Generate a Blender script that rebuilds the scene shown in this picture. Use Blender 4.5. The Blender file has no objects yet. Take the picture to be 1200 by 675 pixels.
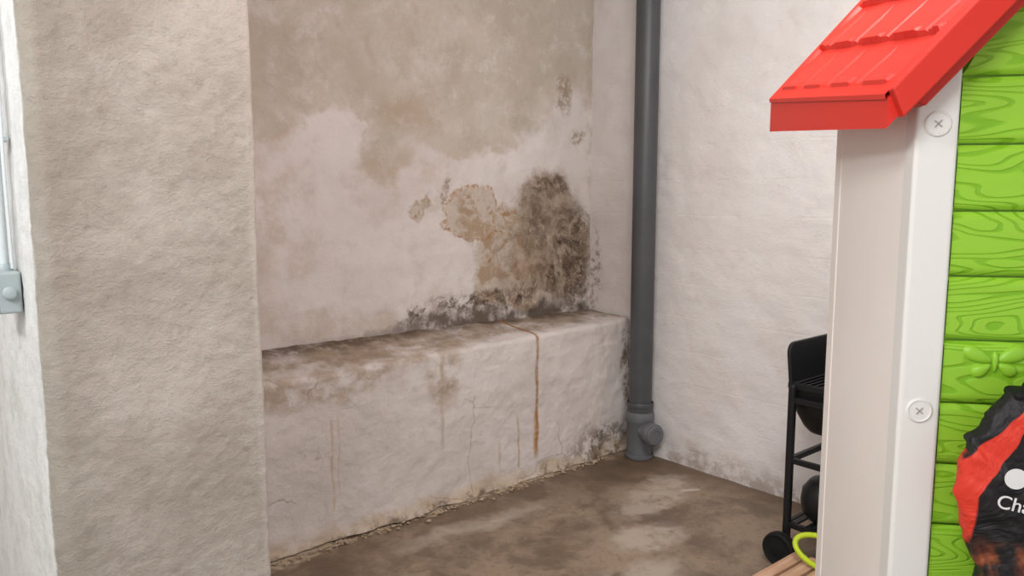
import bpy, math, random
from mathutils import Vector, noise, Matrix
random.seed(4)
sc = bpy.context.scene
try:
    sc.view_settings.view_transform = 'Standard'
    sc.view_settings.look = 'None'
except Exception as e:
    print(e)
ROOM = math.radians(40)

# ---------------------------------------------------------------- helpers
def link(o):
    sc.collection.objects.link(o); return o

def mesh_obj(name, verts, faces, mat=None, smooth=True, parent=None, rotz=None):
    me = bpy.data.meshes.new(name)
    me.from_pydata([tuple(v) for v in verts], [], faces)
    me.update()
    o = link(bpy.data.objects.new(name, me))
    if mat: me.materials.append(mat)
    if smooth:
        for p in me.polygons: p.use_smooth = True
    if parent: o.parent = parent
    if rotz is not None: o.rotation_euler = (0, 0, rotz)
    return o

def grid(name, fn, nu, nv, mat, parent=None, rotz=None, flip=False, closed_u=False):
    vs = []; fs = []
    for j in range(nv + 1):
        for i in range(nu + (0 if closed_u else 1)):
            vs.append(fn(i / nu, j / nv))
    w = nu if closed_u else nu + 1
    for j in range(nv):
        for i in range(nu):
            a = j * w + i; b = j * w + (i + 1) % w
            c = (j + 1) * w + (i + 1) % w; d = (j + 1) * w + i
            fs.append((a, d, c, b) if flip else (a, b, c, d))
    return mesh_obj(name, vs, fs, mat, True, parent, rotz)

def fr(x, y, z, oc=4):
    return noise.fractal(Vector((x, y, z)), 1.0, 2.0, oc)

def bevel(o, w, seg=3):
    m = o.modifiers.new('bev', 'BEVEL'); m.width = w; m.segments = seg; m.limit_method = 'ANGLE'
    m.angle_limit = math.radians(35)
    return o

def box(name, lo, hi, mat, parent=None, bev=0.004, rot=None, seg=3):
    c = [(lo[k] + hi[k]) / 2 for k in range(3)]
    h = [(hi[k] - lo[k]) / 2 for k in range(3)]
    vs = [(sx * h[0], sy * h[1], sz * h[2]) for sx in (-1, 1) for sy in (-1, 1) for sz in (-1, 1)]
    fs = [(0, 1, 3, 2), (4, 6, 7, 5), (0, 4, 5, 1), (2, 3, 7, 6), (0, 2, 6, 4), (1, 5, 7, 3)]
    o = mesh_obj(name, vs, fs, mat, False, parent)
    o.location = c
    if rot: o.rotation_euler = rot
    if bev: bevel(o, bev, seg)
    return o

def revolve(name, prof, mat, parent=None, seg=40, loc=(0, 0, 0), axis=(0, 0, 1), smooth=True):
    vs = []; fs = []
    n = len(prof)
    for r, z in prof:
        for i in range(seg):
            a = 2 * math.pi * i / seg
            vs.append((max(r, 1e-4) * math.cos(a), max(r, 1e-4) * math.sin(a), z))
    for j in range(n - 1):
        for i in range(seg):
            a = j * seg + i; b = j * seg + (i + 1) % seg
            fs.append((a, b, b + seg, a + seg))
    fs.append(tuple(reversed(range(seg)))); fs.append(tuple(range((n - 1) * seg, n * seg)))
    o = mesh_obj(name, vs, fs, mat, smooth, parent)
    o.rotation_mode = 'QUATERNION'
    o.rotation_quaternion = Vector((0, 0, 1)).rotation_difference(Vector(axis))
    o.location = loc
    if smooth:
        m = o.modifiers.new('es', 'EDGE_SPLIT'); m.split_angle = math.radians(40)
    return o

def tube(name, pts, r, mat, parent=None, res=8, cyc=False):
    cu = bpy.data.curves.new(name, 'CURVE'); cu.dimensions = '3D'
    cu.bevel_depth = r; cu.bevel_resolution = res; cu.use_fill_caps = True
    s = cu.splines.new('POLY'); s.points.add(len(pts) - 1)
    for k, p in enumerate(pts): s.points[k].co = (*p, 1)
    s.use_cyclic_u = cyc
    o = link(bpy.data.objects.new(name, cu)); cu.materials.append(mat)
    if parent: o.parent = parent
    return o

def empty(name, loc=(0, 0, 0), rotz=0):
    o = link(bpy.data.objects.new(name, None)); o.location = loc; o.rotation_euler = (0, 0, rotz)
    o.empty_display_size = .1
    return o

# ---------------------------------------------------------------- shader helper
class S:
    def __init__(s, name, rough=.8, spec=.3):
        s.m = bpy.data.materials.new(name); s.m.use_nodes = True
        s.t = s.m.node_tree; s.n = s.t.nodes; s.l = s.t.links
        s.b = s.n['Principled BSDF']
        s.b.inputs['Roughness'].default_value = rough
        s.b.inputs['Specular IOR Level'].default_value = spec
        s.tc = s.n.new('ShaderNodeTexCoord')
        s.obj = s.tc.outputs['Object']
    def _in(s, sock, v):
        if v is None: return
        if isinstance(v, bpy.types.NodeSocket): s.l.new(v, sock)
        else:
            if sock.type == 'RGBA' and len(v) == 3: v = (*v, 1)
            sock.default_value = v
    def math(s, op, a, b=None, clamp=False):
        n = s.n.new('ShaderNodeMath'); n.operation = op; n.use_clamp = clamp
        s._in(n.inputs[0], a); s._in(n.inputs[1], b); return n.outputs[0]
    def vm(s, op, a, b=None):
        n = s.n.new('ShaderNodeVectorMath'); n.operation = op
        s._in(n.inputs[0], a)
        if b is not None: s._in(n.inputs[1], b)
        return n.outputs['Value'] if op == 'LENGTH' else n.outputs[0]
    def noise(s, vec, scale, det=5, ro=.6, dist=0, col=False):
        n = s.n.new('ShaderNodeTexNoise')
        s._in(n.inputs['Vector'], vec); n.inputs['Scale'].default_value = scale
        n.inputs['Detail'].default_value = det; n.inputs['Roughness'].default_value = ro
        n.inputs['Distortion'].default_value = dist
        return n.outputs['Color'] if col else n.outputs['Fac']
    def mr(s, v, a, b, c=0., d=1., smooth=True):
        n = s.n.new('ShaderNodeMapRange'); n.interpolation_type = 'SMOOTHSTEP' if smooth else 'LINEAR'
        s._in(n.inputs['Value'], v)
        for k, x in zip(('From Min', 'From Max', 'To Min', 'To Max'), (a, b, c, d)): n.inputs[k].default_value = x
        return n.outputs['Result']
    def mix(s, f, a, b, mode='MIX'):
        n = s.n.new('ShaderNodeMix'); n.data_type = 'RGBA'; n.blend_type = mode
        s._in(n.inputs[0], f); s._in(n.inputs[6], a); s._in(n.inputs[7], b); return n.outputs[2]
    def warp(s, vec, scale, amp, det=3):
        c = s.noise(vec, scale, det, .6, col=True)
        c = s.vm('SUBTRACT', c, (.5, .5, .5)); c = s.vm('MULTIPLY', c, (amp * 2,) * 3)
        return s.vm('ADD', vec, c)
    def blob(s, p, c, r, soft=.25):
        d = s.vm('SUBTRACT', p, c); d = s.vm('MULTIPLY', d, tuple(1 / x for x in r))
        return s.mr(s.vm('LENGTH', d), 1 + soft, 1 - soft)
    def mx(s, *a):
        r = a[0]
        for x in a[1:]: r = s.math('MAXIMUM', r, x)
        return r
    def mul(s, *a):
        r = a[0]
        for x in a[1:]: r = s.math('MULTIPLY', r, x)
        return r
    def sep(s, v):
        n = s.n.new('ShaderNodeSeparateXYZ'); s._in(n.inputs[0], v); return n.outputs
    def bump(s, h, strength=.5, dist=.01, prev=None):
        n = s.n.new('ShaderNodeBump'); s._in(n.inputs['Height'], h)
        n.inputs['Strength'].default_value = strength; n.inputs['Distance'].default_value = dist
        if prev is not None: s.l.new(prev, n.inputs['Normal'])
        return n.outputs[0]
    def out(s, col=None, normal=None, rough=None):
        s._in(s.b.inputs['Base Color'], col)
        if normal is not None: s.l.new(normal, s.b.inputs['Normal'])
        s._in(s.b.inputs['Roughness'], rough)
        return s.m

def srgb(r, g, b, k=1.0):
    f = lambda c: ((c / 255) / 12.92 if c / 255 <= .04045 else ((c / 255 + .055) / 1.055) ** 2.4) * k
    return (f(r), f(g), f(b), 1)

BIG = 1000.

def plaster_height(m, stroke=(1, 1, 1.15)):
    st = m.vm('MULTIPLY', m.obj, stroke)
    h1 = m.noise(st, 15, 9, .76)
    grit = m.mr(m.noise(m.obj, 90, 3, .6), .52, .70)
    rid = m.mr(m.noise(m.vm('MULTIPLY', m.obj, (1, 1, 1.6)), 32, 5, .65), .55, .63)
    return m.math('ADD', h1, m.math('ADD', m.mul(grit, .12), m.mul(rid, .08)))

def mat_back():
    m = S('plaster_back', .85, .2)
    p0 = m.obj
    p1 = m.warp(p0, 2.2, .12, 4)
    p2 = m.warp(p1, 11, .06, 6)
    p3 = m.warp(p2, 45, .022, 3)
    fine = m.noise(p0, 38, 5, .7)
    med = m.noise(p0, 7, 6, .65)
    lar = m.noise(p0, 1.7, 5, .6)
    col = m.mix(m.mr(lar, .35, .65), srgb(227, 218, 215), srgb(216, 205, 201))
    col = m.mix(m.mr(med, .5, .72, 0, .55), col, srgb(199, 186, 179))
    z = m.sep(p3)[2]
    up = m.mx(m.mr(z, 1.72, 1.82), m.blob(p3, (1.90, 0, 1.69), (.12, BIG, .17), .4),
              m.blob(p3, (1.35, 0, 1.74), (.2, BIG, .06), .5), m.blob(p3, (2.25, 0, 1.74), (.42, BIG, .07), .4))
    white = m.mx(m.blob(p3, (1.66, 0, 1.74), (.17, BIG, .11), .45), m.blob(p3, (3.12, 0, 1.80), (.26, BIG, .22), .35))
    up = m.math('SUBTRACT', up, white, True)
    wear = m.mr(m.noise(p1, 6, 8, .75), .34, .50, .5, 1.)
    upc = m.mix(m.mr(m.noise(p1, 2.5, 5, .6), .36, .64), srgb(186, 173, 158), srgb(201, 190, 178))
    upc = m.mix(m.mr(m.noise(p0, 5.5, 7, .75), .50, .66, 0, .5), upc, srgb(212, 202, 193))
    upc = m.mix(m.mr(m.noise(p0, 9, 7, .75), .52, .66, 0, .4), upc, srgb(172, 157, 141))
    upc = m.mix(m.mul(m.blob(p2, (2.02, 0, 1.84), (.16, BIG, .09), .8), .6), upc, srgb(174, 149, 122))
    upc = m.mix(m.mul(m.blob(p2, (2.95, 0, 2.2), (.35, BIG, .3), .9), .4), upc, srgb(176, 160, 143))
    col = m.mix(m.mul(up, wear, .9), col, upc)
    tide = m.mul(up, m.math('SUBTRACT', 1., up), 1.6)
    col = m.mix(m.mul(tide, m.mr(med, .4, .6)), col, srgb(184, 162, 138))
    faint = m.mx(m.blob(p2, (2.15, 0, 1.55), (.10, BIG, .20), .6), m.blob(p2, (1.90, 0, 1.5), (.10, BIG, .12), .8),
                 m.blob(p2, (1.75, 0, .86), (.9, BIG, .08), .7), m.blob(p2, (1.32, 0, 1.35), (.18, BIG, .35), .8))
    col = m.mix(m.mul(faint, m.mr(med, .35, .6), .45), col, srgb(190, 169, 150))
    be = m.mx(m.blob(p2, (2.40, 0, 1.36), (.16, BIG, .16), .10), m.blob(p2, (2.60, 0, 1.17), (.20, BIG, .25), .10),
              m.blob(p2, (2.55, 0, .98), (.15, BIG, .14), .2), m.blob(p2, (2.80, 0, 1.0), (.2, BIG, .2), .12),
              m.blob(p3, (2.07, 0, 1.36), (.04, BIG, .045), .3),
              m.blob(p3, (2.13, 0, 1.42), (.03, BIG, .03), .3))
    sm = m.mx(m.blob(p3, (3.05, 0, 1.98), (.05, BIG, .09), .4), m.blob(p3, (3.15, 0, 1.73), (.06, BIG, .05), .4),
              m.blob(p3, (2.23, 0, 1.48), (.02, BIG, .07), .4))
    bec = m.mix(m.mr(m.noise(p2, 8, 6, .7), .42, .58), srgb(176, 150, 124), srgb(208, 193, 180))
    bec = m.mix(m.mr(m.noise(p1, 13, 6, .72), .54, .64), bec, srgb(170, 128, 82))
    col = m.mix(m.mul(be, .92), col, bec)
    col = m.mix(m.mul(sm, m.mr(fine, .35, .55), .75), col, srgb(152, 131, 110))
    ring = m.mul(m.blob(p2, (2.40, 0, 1.36), (.175, BIG, .175), .06), m.math('SUBTRACT', 1., m.blob(p2, (2.40, 0, 1.36), (.155, BIG, .155), .06)))
    col = m.mix(m.mul(ring, m.mr(fine, .4, .6), .8), col, srgb(174, 124, 68))
    g = m.mx(m.blob(p3, (2.93, 0, 1.38), (.22, BIG, .20), .28), m.blob(p3, (3.02, 0, 1.12), (.27, BIG, .30), .25),
             m.mul(m.blob(p3, (2.76, 0, 1.12), (.20, BIG, .26), .5), m.mr(m.noise(p0, 10, 6, .75), .38, .56, .35, 1.)))
    gc = m.mix(m.mr(m.noise(p2, 12, 7, .75), .36, .62), srgb(128, 105, 85), srgb(184, 164, 145))
    col = m.mix(m.mul(g, .9), col, gc)
    d = m.mx(m.blob(p3, (3.14, 0, 1.08), (.14, BIG, .31), .4), m.blob(p3, (2.95, 0, 1.49), (.14, BIG, .05), .5),
             m.blob(p3, (2.45, 0, .87), (.29, BIG, .06), .4), m.blob(p3, (2.73, 0, .90), (.12, BIG, .05), .4),
             m.mul(m.blob(p3, (2.88, 0, 1.26), (.14, BIG, .18), .7), .65),
             m.blob(p3, (2.98, 0, .95), (.10, BIG, .1), .4), m.blob(p3, (2.05, 0, .85), (.05, BIG, .05), .3))
    dm = m.mul(d, m.mr(m.noise(p2, 15, 6, .78), .40, .58))
    dc = m.mix(m.mr(fine, .4, .6), srgb(68, 54, 45), srgb(114, 95, 79))
    col = m.mix(m.mul(dm, .9), col, dc)
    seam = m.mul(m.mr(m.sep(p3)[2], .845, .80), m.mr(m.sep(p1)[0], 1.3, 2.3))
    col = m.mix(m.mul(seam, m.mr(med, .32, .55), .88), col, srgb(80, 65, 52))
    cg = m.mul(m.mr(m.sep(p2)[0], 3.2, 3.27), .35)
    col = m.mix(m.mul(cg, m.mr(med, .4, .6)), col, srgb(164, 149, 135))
    nb = m.bump(plaster_height(m), .42, .016)
    rgh = m.mx(be, g)
    nb = m.bump(m.mul(rgh, m.noise(p0, 30, 5, .75)), .5, .03, nb)
    return m.out(col, nb)

def mat_right():
    m = S('plaster_right', .85, .2)
    p0 = m.obj; p2 = m.warp(m.warp(p0, 2.5, .12), 12, .04)
    med = m.noise(p0, 6, 6, .65); lar = m.noise(p0, 1.3, 4, .6)
    col = m.mix(m.mr(lar, .35, .65), srgb(230, 225, 224), srgb(220, 213, 211))
    col = m.mix(m.mr(med, .52, .75, 0, .45), col, srgb(205, 196, 191))
    z = m.sep(p2)[2]; n = m.sep(p2)[1]
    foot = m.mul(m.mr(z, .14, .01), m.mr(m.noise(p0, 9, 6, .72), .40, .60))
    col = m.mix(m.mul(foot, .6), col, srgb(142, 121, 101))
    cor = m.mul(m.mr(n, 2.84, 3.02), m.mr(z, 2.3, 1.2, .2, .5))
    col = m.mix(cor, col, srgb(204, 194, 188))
    dk = m.mul(m.blob(p2, (0, 3.17, 1.0), (BIG, .06, .25), .5), m.mr(m.noise(p0, 25, 5, .7), .48, .6))
    col = m.mix(m.mul(dk, .6), col, srgb(108, 90, 74))
    dk2 = m.mul(m.blob(p2, (0, 2.82, .35), (BIG, .06, .40), .5), m.mr(m.noise(p0, 18, 5, .7), .42, .56))
    col = m.mix(m.mul(dk2, .8), col, srgb(86, 70, 56))
    zz = m.sep(m.warp(p0, 3, .012))[2]
    ln = m.mr(m.math('ABSOLUTE', m.math('SUBTRACT', m.math('FRACT', m.mul(zz, 5.6)), .5)), .035, .0)
    h = m.math('ADD', plaster_height(m), m.mul(ln, m.mr(med, .4, .6), -.18))
    return m.out(col, m.bump(h, .42, .016))

def mat_ledge():
    m = S('plaster_ledge', .85, .2)
    p0 = m.obj; p1 = m.warp(p0, 2.5, .1); p2 = m.warp(p1, 12, .035); p3 = m.warp(p2, 45, .012)
    med = m.noise(p0, 7, 6, .65); lar = m.noise(p0, 1.6, 4, .6)
    col = m.mix(m.mr(lar, .35, .65), srgb(226, 218, 215), srgb(213, 203, 199))
    col = m.mix(m.mr(med, .52, .75, 0, .5), col, srgb(197, 183, 174))
    x, y, z = m.sep(p2)
    top = m.mul(m.mr(y, 2.90, 2.98), m.mr(m.noise(p1, 4, 6, .7), .34, .56))
    col = m.mix(m.mul(top, .85), col, m.mix(m.mr(m.noise(p0, 12, 6, .7), .4, .6), srgb(140, 121, 103), srgb(172, 153, 134)))
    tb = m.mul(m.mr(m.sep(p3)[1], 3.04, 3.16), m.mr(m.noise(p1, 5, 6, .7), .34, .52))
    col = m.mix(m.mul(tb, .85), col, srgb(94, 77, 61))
    lt = m.mx(m.blob(p2, (1.25, 2.86, .66), (.38, .3, .06), .6), m.blob(p2, (2.0, 2.86, .60), (.09, .3, .12), .6),
              m.blob(p2, (1.7, 2.9, .72), (.5, .3, .04), .6))
    col = m.mix(m.mul(lt, m.mr(med, .36, .56), .75), col, srgb(164, 141, 118))
    xr = m.sep(m.warp(p0, 6, .014))[0]
    brk = m.mr(m.noise(p0, 14, 4, .6), .36, .56, .35, 1.)
    def drip(cx, w, z0, z1, c, a):
        nonlocal col
        dd = m.mr(m.math('ABSOLUTE', m.math('SUBTRACT', xr, cx)), w, w * .2)
        zz = m.mul(m.mr(m.sep(p0)[2], z0, z0 + .05), m.mr(m.sep(p0)[2], z1 + .03, z1))
        col = m.mix(m.mul(dd, zz, brk, a), col, c)
    drip(2.565, .016, .12, .78, srgb(156, 106, 58), .95)
    drip(2.56, .026, .08, .33, srgb(180, 130, 72), .7)
    drip(1.42, .009, .10, .50, srgb(194, 164, 132), .6)
    drip(1.45, .007, .18, .50, srgb(196, 168, 138), .5)
    drip(1.98, .014, .25, .70, srgb(184, 162, 136), .5)
    drip(2.44, .010, .05, .32, srgb(176, 142, 100), .6)
    drip(2.32, .012, .05, .22, srgb(186, 158, 120), .5)
    ft = m.mr(z, .085, .03)
    col = m.mix(m.mul(ft, m.mr(med, .3, .5), .75), col, srgb(194, 172, 146))
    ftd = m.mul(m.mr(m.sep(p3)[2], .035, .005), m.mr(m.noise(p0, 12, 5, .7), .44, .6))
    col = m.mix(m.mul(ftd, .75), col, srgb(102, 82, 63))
    re = m.mul(m.mx(m.blob(p3, (3.06, 2.84, .08), (.26, .3, .09), .6), m.blob(p3, (3.25, 2.86, .4), (.035, .3, .45), .5)),
               m.mr(m.noise(p0, 12, 7, .8), .42, .56))
    col = m.mix(m.mul(re, .8), col, m.mix(m.mr(m.noise(p0, 30, 4, .6), .4, .6), srgb(72, 57, 46), srgb(126, 104, 82)))
    v = m.n.new('ShaderNodeTexVoronoi'); v.feature = 'DISTANCE_TO_EDGE'; v.inputs['Scale'].default_value = 2.3
    m.l.new(p2, v.inputs['Vector'])
    ck = m.mul(m.mr(v.outputs['Distance'], .010, 0.), m.mr(m.noise(p0, 1.9, 2, .5), .5, .6))
    col = m.mix(m.mul(ck, .5), col, srgb(120, 100, 82))
    return m.out(col, m.bump(plaster_height(m), .45, .016))

def mat_part():
    m = S('plaster_partition', .9, .15)
    p0 = m.obj; p1 = m.warp(p0, 2.2, .12, 4); p2 = m.warp(p0, 9, .012)
    med = m.noise(p0, 8, 6, .65); lar = m.noise(p1, 2.3, 5, .6)
    col = m.mix(m.mr(lar, .35, .65), srgb(160, 152, 142), srgb(180, 173, 164))
    col = m.mix(m.mr(m.noise(p0, 4.5, 8, .75), .48, .72, 0, .45), col, srgb(194, 187, 180))
    col = m.mix(m.mr(m.noise(p0, 14, 9, .8), .50, .66, 0, .45), col, srgb(148, 140, 129))
    x, y, z = m.sep(p2)
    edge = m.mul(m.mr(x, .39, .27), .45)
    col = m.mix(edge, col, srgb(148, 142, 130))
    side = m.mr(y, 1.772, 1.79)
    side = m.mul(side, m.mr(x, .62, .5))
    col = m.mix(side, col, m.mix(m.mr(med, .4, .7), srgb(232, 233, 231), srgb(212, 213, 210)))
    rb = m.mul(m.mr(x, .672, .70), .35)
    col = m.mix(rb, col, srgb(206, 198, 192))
    h1 = m.noise(m.vm('MULTIPLY', p0, (1, 1, 1.25)), 38, 9, .8)
    rid = m.mr(m.noise(m.vm('MULTIPLY', p0, (1, 1, 1.7)), 70, 5, .7), .53, .62)
    grit = m.mr(m.noise(p0, 170, 2, .6), .52, .68)
    nb = m.bump(m.math('ADD', h1, m.math('ADD', m.mul(rid, .16), m.mul(grit, .14))), .55, .010)
    return m.out(col, nb)

def mat_floor():
    m = S('concrete_floor', .6, .4)
    p0 = m.obj; p1 = m.warp(p0, 1.8, .18, 4); p2 = m.warp(p1, 9, .06, 6)
    med = m.noise(p1, 3.2, 7, .66); fine = m.noise(p0, 30, 5, .7)
    col = m.mix(m.mr(med, .38, .60), srgb(112, 94, 77), srgb(154, 135, 116))
    col = m.mix(m.mr(fine, .5, .7, 0, .4), col, srgb(100, 83, 67))
    pl = m.mx(m.blob(p2, (2.45, 2.02, 0), (.20, .11, BIG), .4), m.blob(p2, (2.75, 2.24, 0), (.22, .11, BIG), .4),
              m.blob(p2, (2.15, 1.78, 0), (.2, .11, BIG), .5), m.blob(p2, (3.0, 2.35, 0), (.14, .09, BIG), .4),
              m.blob(p2, (1.95, 2.6, 0), (.3, .05, BIG), .8))
    col = m.mix(m.mul(pl, m.mr(m.noise(p0, 6, 7, .75), .32, .54), .78), col, srgb(190, 177, 163))
    wt = m.mul(m.blob(p2, (3.0, 2.22, 0), (.045, .022, BIG), .7), .5)
    col = m.mix(wt, col, srgb(222, 214, 205))
    y = m.sep(p2)[1]; x = m.sep(p2)[0]
    cr = m.mul(m.mr(y, 2.77, 2.81), m.mr(m.noise(p0, 14, 6, .7), .40, .54))
    col = m.mix(m.mul(cr, .75), col, srgb(198, 179, 155))
    dmp = m.mul(m.mr(y, 2.45, 2.75), m.mr(m.noise(p1, 4, 6, .7), .38, .58), .5)
    col = m.mix(m.mul(dmp, m.math('SUBTRACT', 1., cr)), col, srgb(98, 79, 62))
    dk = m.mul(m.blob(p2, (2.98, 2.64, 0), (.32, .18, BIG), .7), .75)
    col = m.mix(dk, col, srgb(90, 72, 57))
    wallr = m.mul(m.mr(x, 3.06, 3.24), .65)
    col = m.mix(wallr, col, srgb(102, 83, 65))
    h = m.math('ADD', m.mul(m.noise(p0, 14, 7, .7), .5), m.mul(cr, .35))
    nb = m.bump(h, .35, .012)
    return m.out(col, nb, m.mr(med, .35, .65, .34, .7))

def plain(name, col, rough=.5, spec=.5, bscale=0, bstr=.1, var=0, metallic=0):
    m = S(name, rough, spec)
    c = col
    if var:
        c = m.mix(m.mr(m.noise(m.obj, 6, 5, .6), .35, .65), col, tuple(x * (1 - var) for x in col[:3]) + (1,))
    nb = m.bump(m.noise(m.obj, bscale, 4, .6), bstr, .003) if bscale else None
    m.b.inputs['Metallic'].default_value = metallic
    return m.out(c, nb)

M_back = mat_back(); M_right = mat_right(); M_ledge = mat_ledge(); M_part = mat_part(); M_floor = mat_floor()
M_ceil = plain('ceiling_paint', srgb(220, 218, 216), .9, .2, 20, .3)
M_pipe = plain('pvc_grey', srgb(82, 82, 86), .42, .35, 4, .03, .12)
M_pipe2 = plain('pvc_grey_dull', srgb(106, 108, 113), .5, .45, 8, .05, .08)
M_cond = plain('conduit_plastic', srgb(206, 214, 216), .45)
M_boxp = plain('junction_plastic', srgb(164, 176, 178), .45)
M_white = plain('playhouse_cream_plastic', srgb(243, 237, 230), .45, .4, 60, .03, .02)
M_whiteb = plain('playhouse_white_plastic', srgb(226, 226, 222), .42, .4, 60, .03)
M_red = plain('roof_red_plastic', srgb(208, 46, 34), .42, .35, 50, .03)
M_black = plain('black_enamel', srgb(24, 24, 27), .4, .4)
M_rub = plain('black_rubber', srgb(20, 20, 21), .7, .3)
M_steel = plain('grate_steel', srgb(60, 60, 62), .4, .5, metallic=.6)
M_lime = plain('racket_lime', srgb(196, 220, 40), .4)

def mat_green():
    m = S('playhouse_green_plastic', .45, .35)
    sv = m.vm('MULTIPLY', m.obj, (3.4, 1, 20))
    nz = m.noise(sv, 1.0, 1, .4, .5)
    w = m.math('SINE', m.mul(nz, 78.))
    gr = m.mr(w, .40, .98)
    c = m.mix(gr, srgb(146, 198, 54), srgb(124, 180, 34))  # moulded grain grooves tinted darker: their shade is put into the base colour
    nb = m.bump(m.math('SUBTRACT', 1., gr), .45, .003)
    return m.out(c, nb)
M_green = mat_green()
M_green2 = plain('playhouse_green_smooth', srgb(140, 194, 48), .42)

def mat_wood():
    m = S('pale_wood', .6, .3)
    sv = m.vm('MULTIPLY', m.obj, (3, 40, 20))
    c = m.mix(m.mr(m.noise(sv, 1.5, 4, .6, .3), .35, .65), srgb(222, 184, 158), srgb(198, 156, 126))
    return m.out(c, m.bump(m.noise(sv, 3, 4, .6), .2, .002))
M_wood = mat_wood()

def mat_bag():
    m = S('bag_fabric', .55, .35)
    p = m.warp(m.obj, 7, .012, 2)
    x, y, z = m.sep(p)
    red, blk = srgb(216, 60, 42), srgb(24, 23, 26)
    e1 = m.math('SUBTRACT', z, m.math('ADD', m.mul(x, 1.15), .968))
    sh = m.mr(e1, 0., .004)
    col = m.mix(sh, red, blk)
    r3 = m.mul(m.blob(p, (.205, 0, 1.10), (.05, BIG, .045), .1), 1.)
    col = m.mix(r3, col, red)
    e2 = m.math('SUBTRACT', m.math('ADD', m.mul(x, 1.9), .825), z)
    pn = m.mul(m.mr(e2, 0., .004), m.mr(x, .090, .094))
    col = m.mix(pn, col, blk)
    fl = m.mul(m.mr(z, .945, .90), m.mr(m.noise(m.vm('MULTIPLY', m.obj, (1.2, 1, .6)), 22, 4, .6), .40, .6), m.mr(x, .09, .11))
    col = m.mix(m.mul(fl, .75), col, m.mix(m.mr(m.noise(m.obj, 25, 3, .5), .4, .6), srgb(100, 48, 34), srgb(190, 104, 60)))
    nb = m.bump(m.noise(m.obj, 10, 4, .55, 1.), .8, .025)
    return m.out(col, nb)
M_bag = mat_bag()
M_text = plain('print_white', srgb(225, 225, 225), .6)

# ---------------------------------------------------------------- ROOM SHELL (local frame s,n,z rotated 40 deg)
NB = 3.18; SR = 3.27; ZC = 2.70
def f_back(u, v):
    s = -2.2 + u * (SR + .02 + 2.2); z = v * ZC
    d = .010 * fr(s * 1.1, 3, z * 1.1, 3) + .005 * fr(s * 8, 7, z * 11, 4)
    return (s, NB - d, z)
grid('wall_back', f_back, 420, 210, M_back, rotz=ROOM)
def f_right(u, v):
    n = -2.6 + u * (NB + .02 + 2.6); z = v * ZC
    d = .008 * fr(n * 1.2, 13, z * 1.1, 3) + .004 * fr(n * 8, 5, z * 11, 4)
    return (SR - d, n, z)
grid('wall_right', f_right, 420, 200, M_right, rotz=ROOM, flip=True)
def f_floor(u, v):
    s = -2.2 + u * (SR + 2.25); n = -2.6 + v * (NB + 2.65)
    d = .006 * fr(s * 2, n * 2, 1, 3) - .004
    return (s, n, min(d, 0))
grid('floor', f_floor, 220, 220, M_floor, rotz=ROOM)
grid('ceiling', lambda u, v: (-2.2 + u * (SR + 2.25), -2.6 + v * (NB + 2.65), ZC), 4, 4, M_ceil, rotz=ROOM, flip=True)

S0, S1, N0, N1 = .249, .698, 1.75, 3.17
def part_profile():
    pts = []; r = .035
    def seg(a, b, k):
        for i in range(k):
            t = i / k; pts.append((a[0] + (b[0] - a[0]) * t, a[1] + (b[1] - a[1]) * t))
    def arc(cx, cy, a0, a1, rr, k=7):
        for i in range(k):
            a = math.radians(a0 + (a1 - a0) * i / k); pts.append((cx + rr * math.cos(a), cy + rr * math.sin(a)))
    seg((S0, N1), (S0, N0 + r), 110)
    arc(S0 + r, N0 + r, 180, 270, r, 10)
    r2 = .010
    seg((S0 + r, N0), (S1 - r2, N0), 110)
    arc(S1 - r2, N0 + r2, 270, 360, r2, 4)
    seg((S1, N0 + r2), (S1, N1), 90)
    pts.append((S1, N1))
    return pts
PP = part_profile(); NP = len(PP)
def f_part(u, v):
    x, y = PP[min(int(round(u * (NP - 1))), NP - 1)]; z = v * ZC
    d = .005 * fr(x * 3, y * 3, z * 2.2, 3) + .0018 * fr(x * 34, y * 34, z * 38, 5)
    nx = -1 if x < S0 + .03 else (1 if x > S1 - .012 else 0); ny = -1 if y < N0 + .03 else 0
    l = math.hypot(nx, ny) or 1
    if nx == 1: d *= .5
    return (x + d * nx / l, y + d * ny / l, z)
grid('wall_partition', f_part, NP - 1, 500, M_part, rotz=ROOM)

def f_ledge(u, v):
    s = S1 + .006 + u * (SR - .012 - S1)
    tt = u
    zf = .70 + .055 * tt; zb = .79 - .025 * tt
    r = .028; nf = 2.86
    if v < .58:
        k = v / .58; z = k * (zf - r); n = nf; nx, nz = -1, 0
    elif v < .70:
        a = (v - .58) / .12 * math.radians(78)
        n = nf + r - r * math.cos(a); z = zf - r + r * math.sin(a); nx, nz = -math.cos(a), math.sin(a)
    else:
        a = math.radians(78); n0 = nf + r - r * math.cos(a); z0 = zf - r + r * math.sin(a)
        k = (v - .70) / .30; n = n0 + (NB - .002 - n0) * k; z = z0 + (zb - z0) * k; nx, nz = 0, 1
    d = .006 * fr(s * 2.2, n * 2.2, z * 2.2, 3) + .005 * fr(s * 12, n * 12, z * 13, 5)
    f = math.exp(-max(z, 0) / .035) * (.018 + .03 * max(0, fr(s * 6, 2.2, z * 8, 4) + .3))
    if .5 < v < .8: d -= .008 * max(0, fr(s * 5, 9, 4, 4))
    if z < .005: nz = 0
    return (s, n + d * nx - f, max(z + d * nz, 0.0))
plinth = grid('wall_plinth', f_ledge, 460, 170, M_ledge, rotz=ROOM)

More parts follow.
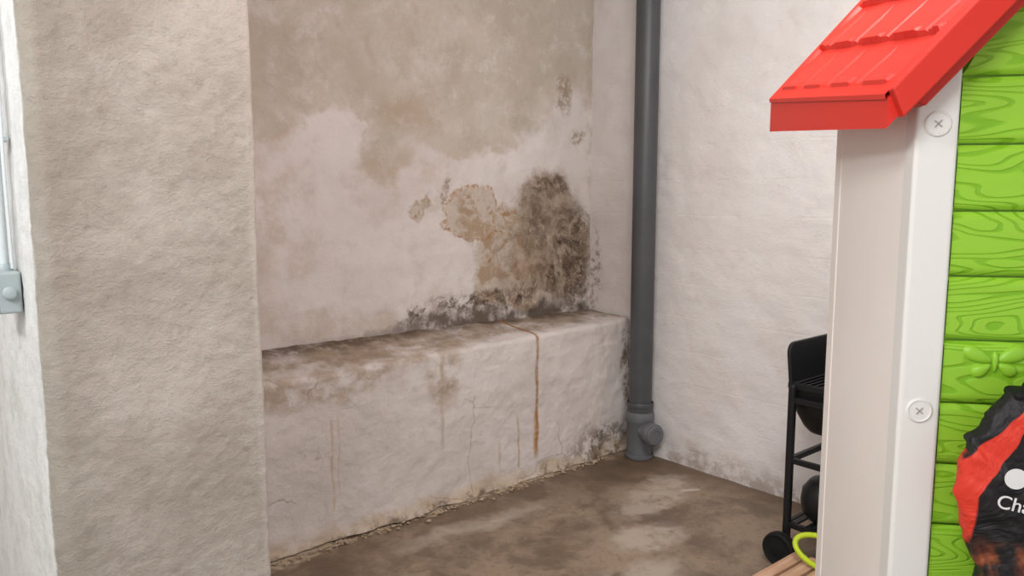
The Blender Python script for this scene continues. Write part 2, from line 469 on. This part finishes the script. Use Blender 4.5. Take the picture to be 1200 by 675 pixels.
def crumbs():
    vs = []; fs = []
    for k in range(320):
        s = random.uniform(.85, 3.1); n = 2.81 - abs(random.gauss(0, .022)); r = random.uniform(.003, .010) * (1.4 if random.random() < .2 else 1)
        if s > 2.95 and n < 2.80: continue
        b = len(vs)
        for dx, dy, dz in ((1, 0, 0), (-1, 0, 0), (0, 1, 0), (0, -1, 0), (0, 0, 1), (0, 0, -1)):
            q = random.uniform(.7, 1.2)
            vs.append((s + dx * r * q, n + dy * r * q, r * .5 + dz * r * q * .6))
        for f in ((0, 2, 4), (2, 1, 4), (1, 3, 4), (3, 0, 4), (2, 0, 5), (1, 2, 5), (3, 1, 5), (0, 3, 5)):
            fs.append(tuple(b + i for i in f))
    mesh_obj('mortar_crumbs', vs, fs, plain('crumb_mortar', srgb(180, 161, 138), .9, .2), False, plinth)
crumbs()

# ---------------------------------------------------------------- drain pipe
pe = empty('drain_pipe', (0, 0, 0), ROOM)
PX, PY, R = 3.192, 2.705, .0625
revolve('main_pipe', [(R, .20), (R, ZC - .005)], M_pipe, pe, 48, (PX, PY, 0))
revolve('socket_collar', [(R + .001, .375), (R + .009, .375), (R + .011, .385), (R + .011, .40), (R + .008, .405),
                          (R + .008, .345), (R + .001, .34)][::1], M_pipe, pe, 48, (PX, PY, -.09))
revolve('tee_body', [(.060, .012), (.068, .014), (.070, .05), (.070, .20), (.074, .205), (.077, .215), (.077, .25), (.073, .262), (.064, .262)],
        M_pipe2, pe, 48, (PX, PY, 0))
revolve('floor_collar', [(.076, .002), (.078, .010), (.076, .022), (.068, .024)], M_pipe2, pe, 48, (PX, PY, 0))
ax = Vector((-.25, -.97, .0)).normalized()
c0 = Vector((PX, PY, .160))
revolve('branch_socket', [(.050, .0), (.050, .085), (.056, .088), (.060, .094), (.060, .135), (.056, .14), (.052, .14)], M_pipe2, pe, 40, c0, ax)
revolve('access_cap', [(.052, .132), (.052, .146), (.048, .150), (.030, .151), (.028, .147), (.002, .147)], M_pipe2, pe, 40, c0, ax)

# ---------------------------------------------------------------- conduit + junction box
jb = empty('junction_box', (0, 0, 0), ROOM)
FS = S0 - .006
box('housing', (FS - .042, 1.93, 1.195), (FS + .003, 2.03, 1.285), M_boxp, jb, .006)
box('lid', (FS - .052, 1.928, 1.193), (FS - .040, 2.032, 1.287), M_boxp, jb, .004)
revolve('side_gland', [(.014, 0), (.014, .008), (.011, .010), (.011, .016), (.006, .018)], M_boxp, jb, 24, (FS - .02, 1.931, 1.24), (0, -1, 0))
revolve('top_gland', [(.016, 0), (.016, .010), (.012, .016)], M_boxp, jb, 24, (FS - .02, 1.98, 1.284), (0, 0, 1))
cd = empty('electrical_conduit', (0, 0, 0), ROOM)
tube('conduit_tube', [(FS - .02, 1.98, 1.295), (FS - .02, 1.98, ZC - .01)], .0095, M_cond, cd)
tube('cable', [(FS - .008, 1.955, 1.29), (FS - .010, 1.952, 1.5), (FS - .006, 1.957, 1.8), (FS - .010, 1.954, 2.1), (FS - .008, 1.955, 2.65)], .0035, M_cond, cd)
for i, zz in enumerate((1.56, 2.1)):
    box('saddle_clip_%d' % (i + 1), (FS - .034, 1.962, zz), (FS + .004, 1.998, zz + .012), M_cond, cd, .003)

# ---------------------------------------------------------------- PLAYHOUSE
TH = math.radians(-10)
ph = empty('playhouse', (.62, 1.20, 0), TH)
W, D = .90, .523
AP = W / 2
tn = 1.13
Nn = Vector((-.054, -.040, 1.587)); Ff = Vector((-.134, .560, 1.652))
box('corner_post_front_left', (0, 0, 0), (.062, .05, 1.66), M_whiteb, ph, .006)
box('corner_post_front_right', (W - .062, 0, 0), (W, .05, 1.66), M_whiteb, ph, .006)
box('side_panel_left', (.004, .045, 0), (.03, D - .05, 1.68), M_white, ph, .003)
box('side_panel_right', (W - .03, .045, 0), (W - .004, D - .05, 1.66), M_white, ph, .003)
box('corner_post_rear_left', (0.002, D - .055, 0), (.06, D, 1.70), M_white, ph, .006)
box('corner_post_rear_right', (W - .06, D - .055, 0), (W - .002, D, 1.66), M_white, ph, .006)
box('rear_panel', (.05, D - .035, 0), (W - .05, D - .012, 1.66), M_green2, ph, .003)
box('floor_sill', (.055, .008, 0), (W - .055, .04, .10), M_whiteb, ph, .004)
def rakez(x): return Nn.z + (min(x, W - x) - Nn.x) * tn - .05
k = 0
rows = [(.10 + i * .1018) for i in range(20)]
shift = 1.527 - (.10 + 14 * .1018)
zcur = [z + shift for z in rows]
for z0 in zcur:
    z1 = z0 + .1018 - .003
    def xr(z):
        need = (z + .05 - Nn.z) / tn + Nn.x
        return max(.064, need)
    a0, a1 = xr(z0), xr(z1)
    if a1 >= AP - .02: a1 = AP - .02
    if a0 >= AP - .02: break
    yf, yb = .006, .022
    vs = []; fs = []
    NX, NZ = 60, 20
    for j in range(NZ + 1):
        t = j / NZ; z = z0 + (z1 - z0) * t; xa = a0 + (a1 - a0) * t
        prof = (1 - abs(2 * t - 1) ** 14)
        for i in range(NX + 1):
            x = xa + (W - 2 * xa) * i / NX
            vs.append((x, yb - (yb - yf) * (0.5 + .5 * prof) + .0010 * fr(x * 6, 1, z * 40, 2), z))
    for j in range(NZ):
        for i in range(NX):
            a = j * (NX + 1) + i; fs.append((a, a + 1, a + NX + 2, a + NX + 1))
    k += 1
    mesh_obj('clapboard_%d' % k, vs, fs, M_green, True, ph)
vs = [(.06, .020, .1), (W - .06, .020, .1), (W - .06, .020, rakez(.06)), (AP, .020, rakez(AP)), (.06, .020, rakez(.06))]
vs += [(x, .034, z) for x, y, z in vs]
mesh_obj('gable_backing', vs, [(0, 1, 2, 3, 4), (9, 8, 7, 6, 5)] + [(i, 5 + i, 5 + (i + 1) % 5, (i + 1) % 5) for i in range(5)], M_green2, False, ph)
M_rec = plain('recess_grey', srgb(166, 164, 158), .6)
for i, (sx, sz) in enumerate(((.031, 1.556), (.031, 1.106), (.031, .62), (.031, .2))):
    revolve('screw_cap_%d' % (i + 1), [(.0200, -.001), (.0200, .002), (.018, .0042), (.0165, .0042), (.0155, .0030), (.002, .0030)], M_whiteb, ph, 32, (sx, .001, sz), (0, -1, 0))
    for kk, an in enumerate((40, 130)):
        o = box('screw_recess_%d_%d' % (i + 1, kk), (-.007, -.0006, -.0010), (.007, .0006, .0010), M_rec, ph, 0)
        o.location = (sx, -.0026, sz); o.rotation_euler = (0, math.radians(an), 0)
fx, fz = .138, 1.185
for kk, (dx, dz, an, L, H) in enumerate(((-.024, .012, 155, .025, .012), (.024, .014, 25, .025, .013), (-.018, -.010, 215, .017, .010), (.018, -.008, -30, .017, .010), (0, .003, 90, .018, .005))):
    vs = []; fs = []
    NS = 24; rings = 6
    for j in range(rings + 1):
        rr = j / rings
        for i in range(NS):
            a = 2 * math.pi * i / NS
            wdt = H * (1 + .35 * math.cos(a))
            vs.append((L * rr * math.cos(a), -.008 * math.sqrt(max(0, 1 - rr ** 2.5)), wdt * rr * math.sin(a)))
    for j in range(rings):
        for i in range(NS):
            a = j * NS + i; b = j * NS + (i + 1) % NS
            fs.append((a, a + NS, b + NS, b))
    o = mesh_obj('emboss_petal_%d' % kk, vs, fs, M_green2, True, ph)
    o.location = (fx + dx, .0075, fz + dz); o.rotation_euler = (0, -math.radians(an), 0)

def roofpt(u, v, side):
    e = Nn.lerp(Ff, u)
    x0 = e.x; x1 = AP
    z0 = e.z
    x = x0 + (x1 - x0) * v; z = z0 + (x - x0) * tn
    if side: x = W - x
    return Vector((x, e.y, z))
def roof(side, name):
    NU, NV = 96, 150
    nrm = Vector((-math.sin(math.atan(tn)) * (-1 if side else 1), 0, math.cos(math.atan(tn))))
    vs = []; fs = []
    Ls = .75; rowL = .098; colL = .145
    def h(u, v):
        y = u * .60; t = v * Ls
        if t < .030: return .010 if t > .004 else .004
        if y < .03 or y > .57: return .010
        tr = t - .030
        row = int(tr / rowL); f = tr / rowL - row
        yy = y + (.5 * colL if row % 2 else 0)
        c = yy / colL - int(yy / colL)
        hh = .010 * (1 - f) + .001
        if c < .05: hh -= .005
        if .25 < c < .85 and f < .12: hh += .004
        return hh
    for j in range(NV + 1):
        for i in range(NU + 1):
            u, v = i / NU, j / NV
            vs.append(roofpt(u, v, side) + nrm * h(u, v))
    w = NU + 1
    for j in range(NV):
        for i in range(NU):
            a = j * w + i; f = (a, a + 1, a + w + 1, a + w); fs.append(f if side else tuple(reversed(f)))
    mesh_obj(name, vs, fs, M_red, False, ph)
    def P(u, v, dz): return roofpt(u, v, side) + Vector((0, 0, dz))
    t = .044
    q = [P(0, 0, .004), P(1, 0, .004), P(1, 1, .0), P(0, 1, .0), P(0, 0, -t + .004), P(1, 0, -.062), P(1, 1, -.03), P(0, 1, -.03)]
    mesh_obj(name + '_slab', q, [(0, 4, 5, 1), (1, 5, 6, 2), (2, 6, 7, 3), (3, 7, 4, 0), (4, 7, 6, 5), (0, 1, 2, 3)], M_red, False, ph)
roof(False, 'roof_left'); roof(True, 'roof_right')
def barge(side, y0, y1, dz0, dz1, x0, name):
    a = (x0, Nn.z + (x0 - Nn.x) * tn); b = (AP, Nn.z + (AP - Nn.x) * tn)
    pr = [(a[0], a[1] + dz1), (a[0] + .018, a[1] + .018 * tn + dz0), (b[0], b[1] + dz0), (b[0], b[1] + dz1)]
    if side: pr = [(W - x, z) for x, z in pr]
    vs = [(x, y0, z) for x, z in pr] + [(x, y1, z) for x, z in pr]
    o = mesh_obj(name, vs, [(0, 1, 2, 3), (7, 6, 5, 4)] + [(i, 4 + i, 4 + (i + 1) % 4, (i + 1) % 4) for i in range(4)], M_red, False, ph)
    bevel(o, .003)
for sd in (0, 1):
    barge(sd, -.062, -.036, -.046, .016, Nn.x, 'barge_board_%d' % (sd + 1))
    barge(sd, -.040, -.004, -.068, -.040, Nn.x + .035, 'barge_return_%d' % (sd + 1))

# ---------------------------------------------------------------- BAG
bg = empty('bag', (.62, 1.20, 0), TH)
zt, zbm = 1.160, .66
def bag_half(v):
    pts = [(0, .11), (.1, .140), (.3, .146), (.5, .146), (.68, .154), (.80, .140), (.88, .108), (.95, .078), (1, .055)]
    for (a, b), (c, d) in zip(pts, pts[1:]):
        if v <= c:
            t = (v - a) / (c - a); return b + (d - b) * t
    return pts[-1][1]
def bag_c(v): return .250 - .12 * (v - .5) if v > .5 else .25
def f_bag(u, v):
    a = 2 * math.pi * u
    hw = bag_half(v); dp = .040 * (math.sin(math.pi * min(1, .12 + v * .86)) ** .5) + .004
    ca, sa = math.cos(a), math.sin(a)
    e = .6
    x = hw * math.copysign(abs(ca) ** e, ca); y = dp * math.copysign(abs(sa) ** e, sa)
    z = zbm + (zt - zbm) * v
    wr = .012 * fr(x * 9, y * 9 + 3, z * 9, 3) + .011 * fr((x + z) * 20, 1, (x - z) * 7, 3)
    k = 1 + wr / max(hw, .05)
    return (bag_c(v) + x * k, -.056 + y + (wr * .9 if sa < 0 else wr * .2), z + .008 * fr(x * 14, 4, z * 6, 2))
bagm = grid('bag_body', f_bag, 110, 110, M_bag, bg, closed_u=True)
xc = bag_c(1.0)
tube('handle_loop', [(xc - .04, -.06, zt - .02), (xc - .03, -.055, zt + .006), (xc - .01, -.048, zt + .018), (xc + .03, -.048, zt + .02), (xc + .05, -.055, zt + .006), (xc + .055, -.06, zt - .02)], .007, M_rub, bg)
box('top_hem', (xc - .055, -.080, zt - .014), (xc + .06, -.032, zt + .002), M_rub, bg, .008)
tube('hanging_peg', [(xc + .01, .02, zt + .008), (xc + .01, -.06, zt + .008), (xc + .01, -.065, zt + .02)], .006, M_green2, bg)
def front_y(x, z):
    best = -.09
    for vtx in bagm.data.vertices:
        c = vtx.co
        if abs(c.x - x) < .012 and abs(c.z - z) < .012: best = min(best, c.y)
    return best
def text(body, size, loc, mat, parent, rz=0):
    cu = bpy.data.curves.new('print_text', 'FONT'); cu.body = body; cu.size = size; cu.extrude = .0006
    o = link(bpy.data.objects.new('print_text', cu)); cu.materials.append(mat); o.parent = parent
    o.location = loc; o.rotation_euler = (math.radians(90), rz, 0); return o
yy = min(front_y(.11 + .02 * i, .995) for i in range(5)) - .002
text('Char', .029, (.107, yy, .995), M_text, bg, math.radians(10))
yy = min(front_y(.125 + .015 * i, 1.032) for i in range(3)) - .002
revolve('print_mark', [(.010, 0), (.0155, 0), (.0155, .001), (.010, .001)], M_text, bg, 28, (.136, yy, 1.036), (0, -1, 0))

# ---------------------------------------------------------------- GRILL
gr = empty('barbecue_grill', (0, 0, 0), ROOM)
s0, s1, n0, n1 = 2.69, 3.08, .98, 1.52
LW = .014
for i, (a, b) in enumerate(((s0, n1), (s1, n1), (s0, n0), (s1, n0))):
    zf = .03 if i in (0, 1) else 0
    box('leg_%d' % (i + 1), (a - LW, b - LW, zf), (a + LW, b + LW, .72), M_black, gr, .009)
for i, zz in enumerate((.16, .42, .66)):
    box('end_rail_a%d' % i, (s0, n1 - .009, zz - .011), (s1, n1 + .009, zz + .011), M_black, gr, .002)
    box('end_rail_b%d' % i, (s0, n0 - .009, zz - .011), (s1, n0 + .009, zz + .011), M_black, gr, .002)
    box('side_rail_a%d' % i, (s0 - .009, n0, zz - .011), (s0 + .009, n1, zz + .011), M_black, gr, .002)
    box('side_rail_b%d' % i, (s1 - .009, n0, zz - .011), (s1 + .009, n1, zz + .011), M_black, gr, .002)
for i in range(9):
    y = n0 + .03 + i * (n1 - n0 - .06) / 8
    box('shelf_slat_%d' % i, (s0, y - .012, .165), (s1, y + .012, .174), M_black, gr, .001)
def f_bowl(u, v):
    a = math.pi * u; cx = (s0 + s1) / 2; r = (s1 - s0) / 2 - .018
    k = min(1, min(v, 1 - v) * 9); k = math.sqrt(1 - (1 - k) ** 2)
    return (cx + r * math.cos(a) * (.85 + .15 * k), n0 + .02 + v * (n1 - n0 + .02), .71 - r * 1.25 * math.sin(a) * k)
o = grid('fire_bowl', f_bowl, 32, 40, M_black, gr)
so = o.modifiers.new('s', 'SOLIDIFY'); so.thickness = .004
box('bowl_rim_a', (s0 + .005, n0, .70), (s0 + .025, n1 + .02, .725), M_black, gr, .003)
box('bowl_rim_b', (s1 - .025, n0, .70), (s1 - .005, n1 + .02, .725), M_black, gr, .003)
box('bowl_rim_c', (s0 + .005, n1 + .005, .70), (s1 - .005, n1 + .025, .725), M_black, gr, .003)
for i in range(22):
    y = n0 + .02 + i * (n1 - n0 - .02) / 21
    tube('grate_bar_%d' % i, [(s0 + .02, y, .722), (s1 - .02, y, .722)], .003, M_steel, gr, 3)
def rplate(name, w, h, r, t, loc, rz, tilt=0):
    pts = [(-w / 2, 0), (w / 2, 0)]
    for i in range(9):
        a = math.radians(90 * i / 8); pts.append((w / 2 - r + r * math.cos(a), h - r + r * math.sin(a)))
    for i in range(9):
        a = math.radians(90 + 90 * i / 8); pts.append((-w / 2 + r + r * math.cos(a), h - r + r * math.sin(a)))
    n = len(pts)
    vs = [(x, -t / 2, z) for x, z in pts] + [(x, t / 2, z) for x, z in pts]
    fs = [tuple(range(n)), tuple(reversed(range(n, 2 * n)))] + [(i, n + i, n + (i + 1) % n, (i + 1) % n) for i in range(n)]
    o = mesh_obj(name, vs, fs, M_black, False, gr); o.location = loc; o.rotation_euler = (tilt, 0, rz)
    bevel(o, .004); return o
rplate('wind_shield_end', s1 - s0 + .0, .165, .045, .014, ((s0 + s1) / 2, n1 + .012, .715), 0, math.radians(-6))
rplate('wind_shield_back', n1 - n0, .165, .045, .010, (s1 - .005, (n0 + n1) / 2, .715), math.radians(90))
for i, (a, b) in enumerate(((s0 - .045, n1 + .0), (s1 + .045, n1 + .0))):
    wc = Vector((a, b, .068))
    revolve('wheel_%d' % (i + 1), [(.02, -.020), (.026, -.018), (.05, -.016), (.058, -.020), (.066, -.016), (.068, 0), (.066, .016), (.058, .020), (.05, .016), (.026, .018), (.02, .020)], M_rub, gr, 36, wc, (1, 0, 0))
tube('axle', [(s0 - .06, n1, .068), (s1 + .06, n1, .068)], .006, M_steel, gr)
revolve('ash_pot', [(.02, .0), (.06, .005), (.085, .04), (.09, .08), (.085, .125), (.06, .16), (.055, .165), (.03, .17)], M_black, gr, 32, (s0 + .10, n1 - .10, .176))

# ---------------------------------------------------------------- wooden duckboard
db = empty('wooden_duckboard', (0, 0, 0), ROOM)
a0, a1, b0, b1 = 2.14, 2.60, .75, 1.43
for i in range(3):
    x = a0 + .03 + i * (a1 - a0 - .06) / 2
    box('bearer_%d' % i, (x - .022, b0 + .01, 0), (x + .022, b1 - .01, .084), M_wood, db, .003)
for i in range(11):
    y = b1 - .026 - i * .061
    box('slat_%d' % i, (a0, y - .024, .084), (a1, y + .024, .108), M_wood, db, .004)

# ---------------------------------------------------------------- racket
rk = empty('badminton_racket', (0, 0, 0), ROOM)
cx, cy, cz = 2.545, 1.22, .165
ring = []
for i in range(36):
    a = 2 * math.pi * i / 36
    ring.append((cx + .03 * math.cos(a), cy + .12 * math.sin(a) + .06, cz + .045 * math.cos(a) + .010 * math.sin(a)))
tube('hoop', ring, .010, M_lime, rk, 5, True)
tube('handle', [(cx, cy - .06, cz - .01), (cx - .01, cy - .38, cz - .046)], .010, M_rub, rk, 5)

# ---------------------------------------------------------------- LIGHTS
w = bpy.data.worlds.new('world'); sc.world = w; w.use_nodes = True
w.node_tree.nodes['Background'].inputs[0].default_value = (1, .99, .985, 1)
w.node_tree.nodes['Background'].inputs[1].default_value = .90
def area(name, loc, tgt, sx, sy, e, col):
    L = bpy.data.lights.new(name, 'AREA'); L.shape = 'RECTANGLE'; L.size = sx; L.size_y = sy; L.energy = e; L.color = col
    o = link(bpy.data.objects.new(name, L)); o.location = loc
    o.rotation_euler = (Vector(tgt) - Vector(loc)).to_track_quat('-Z', 'Y').to_euler(); return o
area('ceiling_lamp', (.75, 1.45, 2.62), (.75, 3.4, .9), 1.0, .15, 34, (1, .98, .955))
area('ceiling_lamp.001', (-1.6, .3, 2.55), (-1.0, 1.9, 1.2), .6, .15, 20, (.98, .99, 1))
area('fill_lamp', (-.8, -.5, 2.6), (.8, 1.7, 1.1), .8, .15, 31, (1, .985, .97))  # added unseen fill lamp, brightens the playhouse side panel from the left

# ---------------------------------------------------------------- CAMERA
cam = bpy.data.cameras.new('camera'); cam.lens = 27; cam.sensor_width = 36; cam.clip_start = .02
co = link(bpy.data.objects.new('camera', cam)); co.location = (0, 0, 1.45)
co.rotation_euler = (math.radians(83), 0, 0)
sc.camera = co
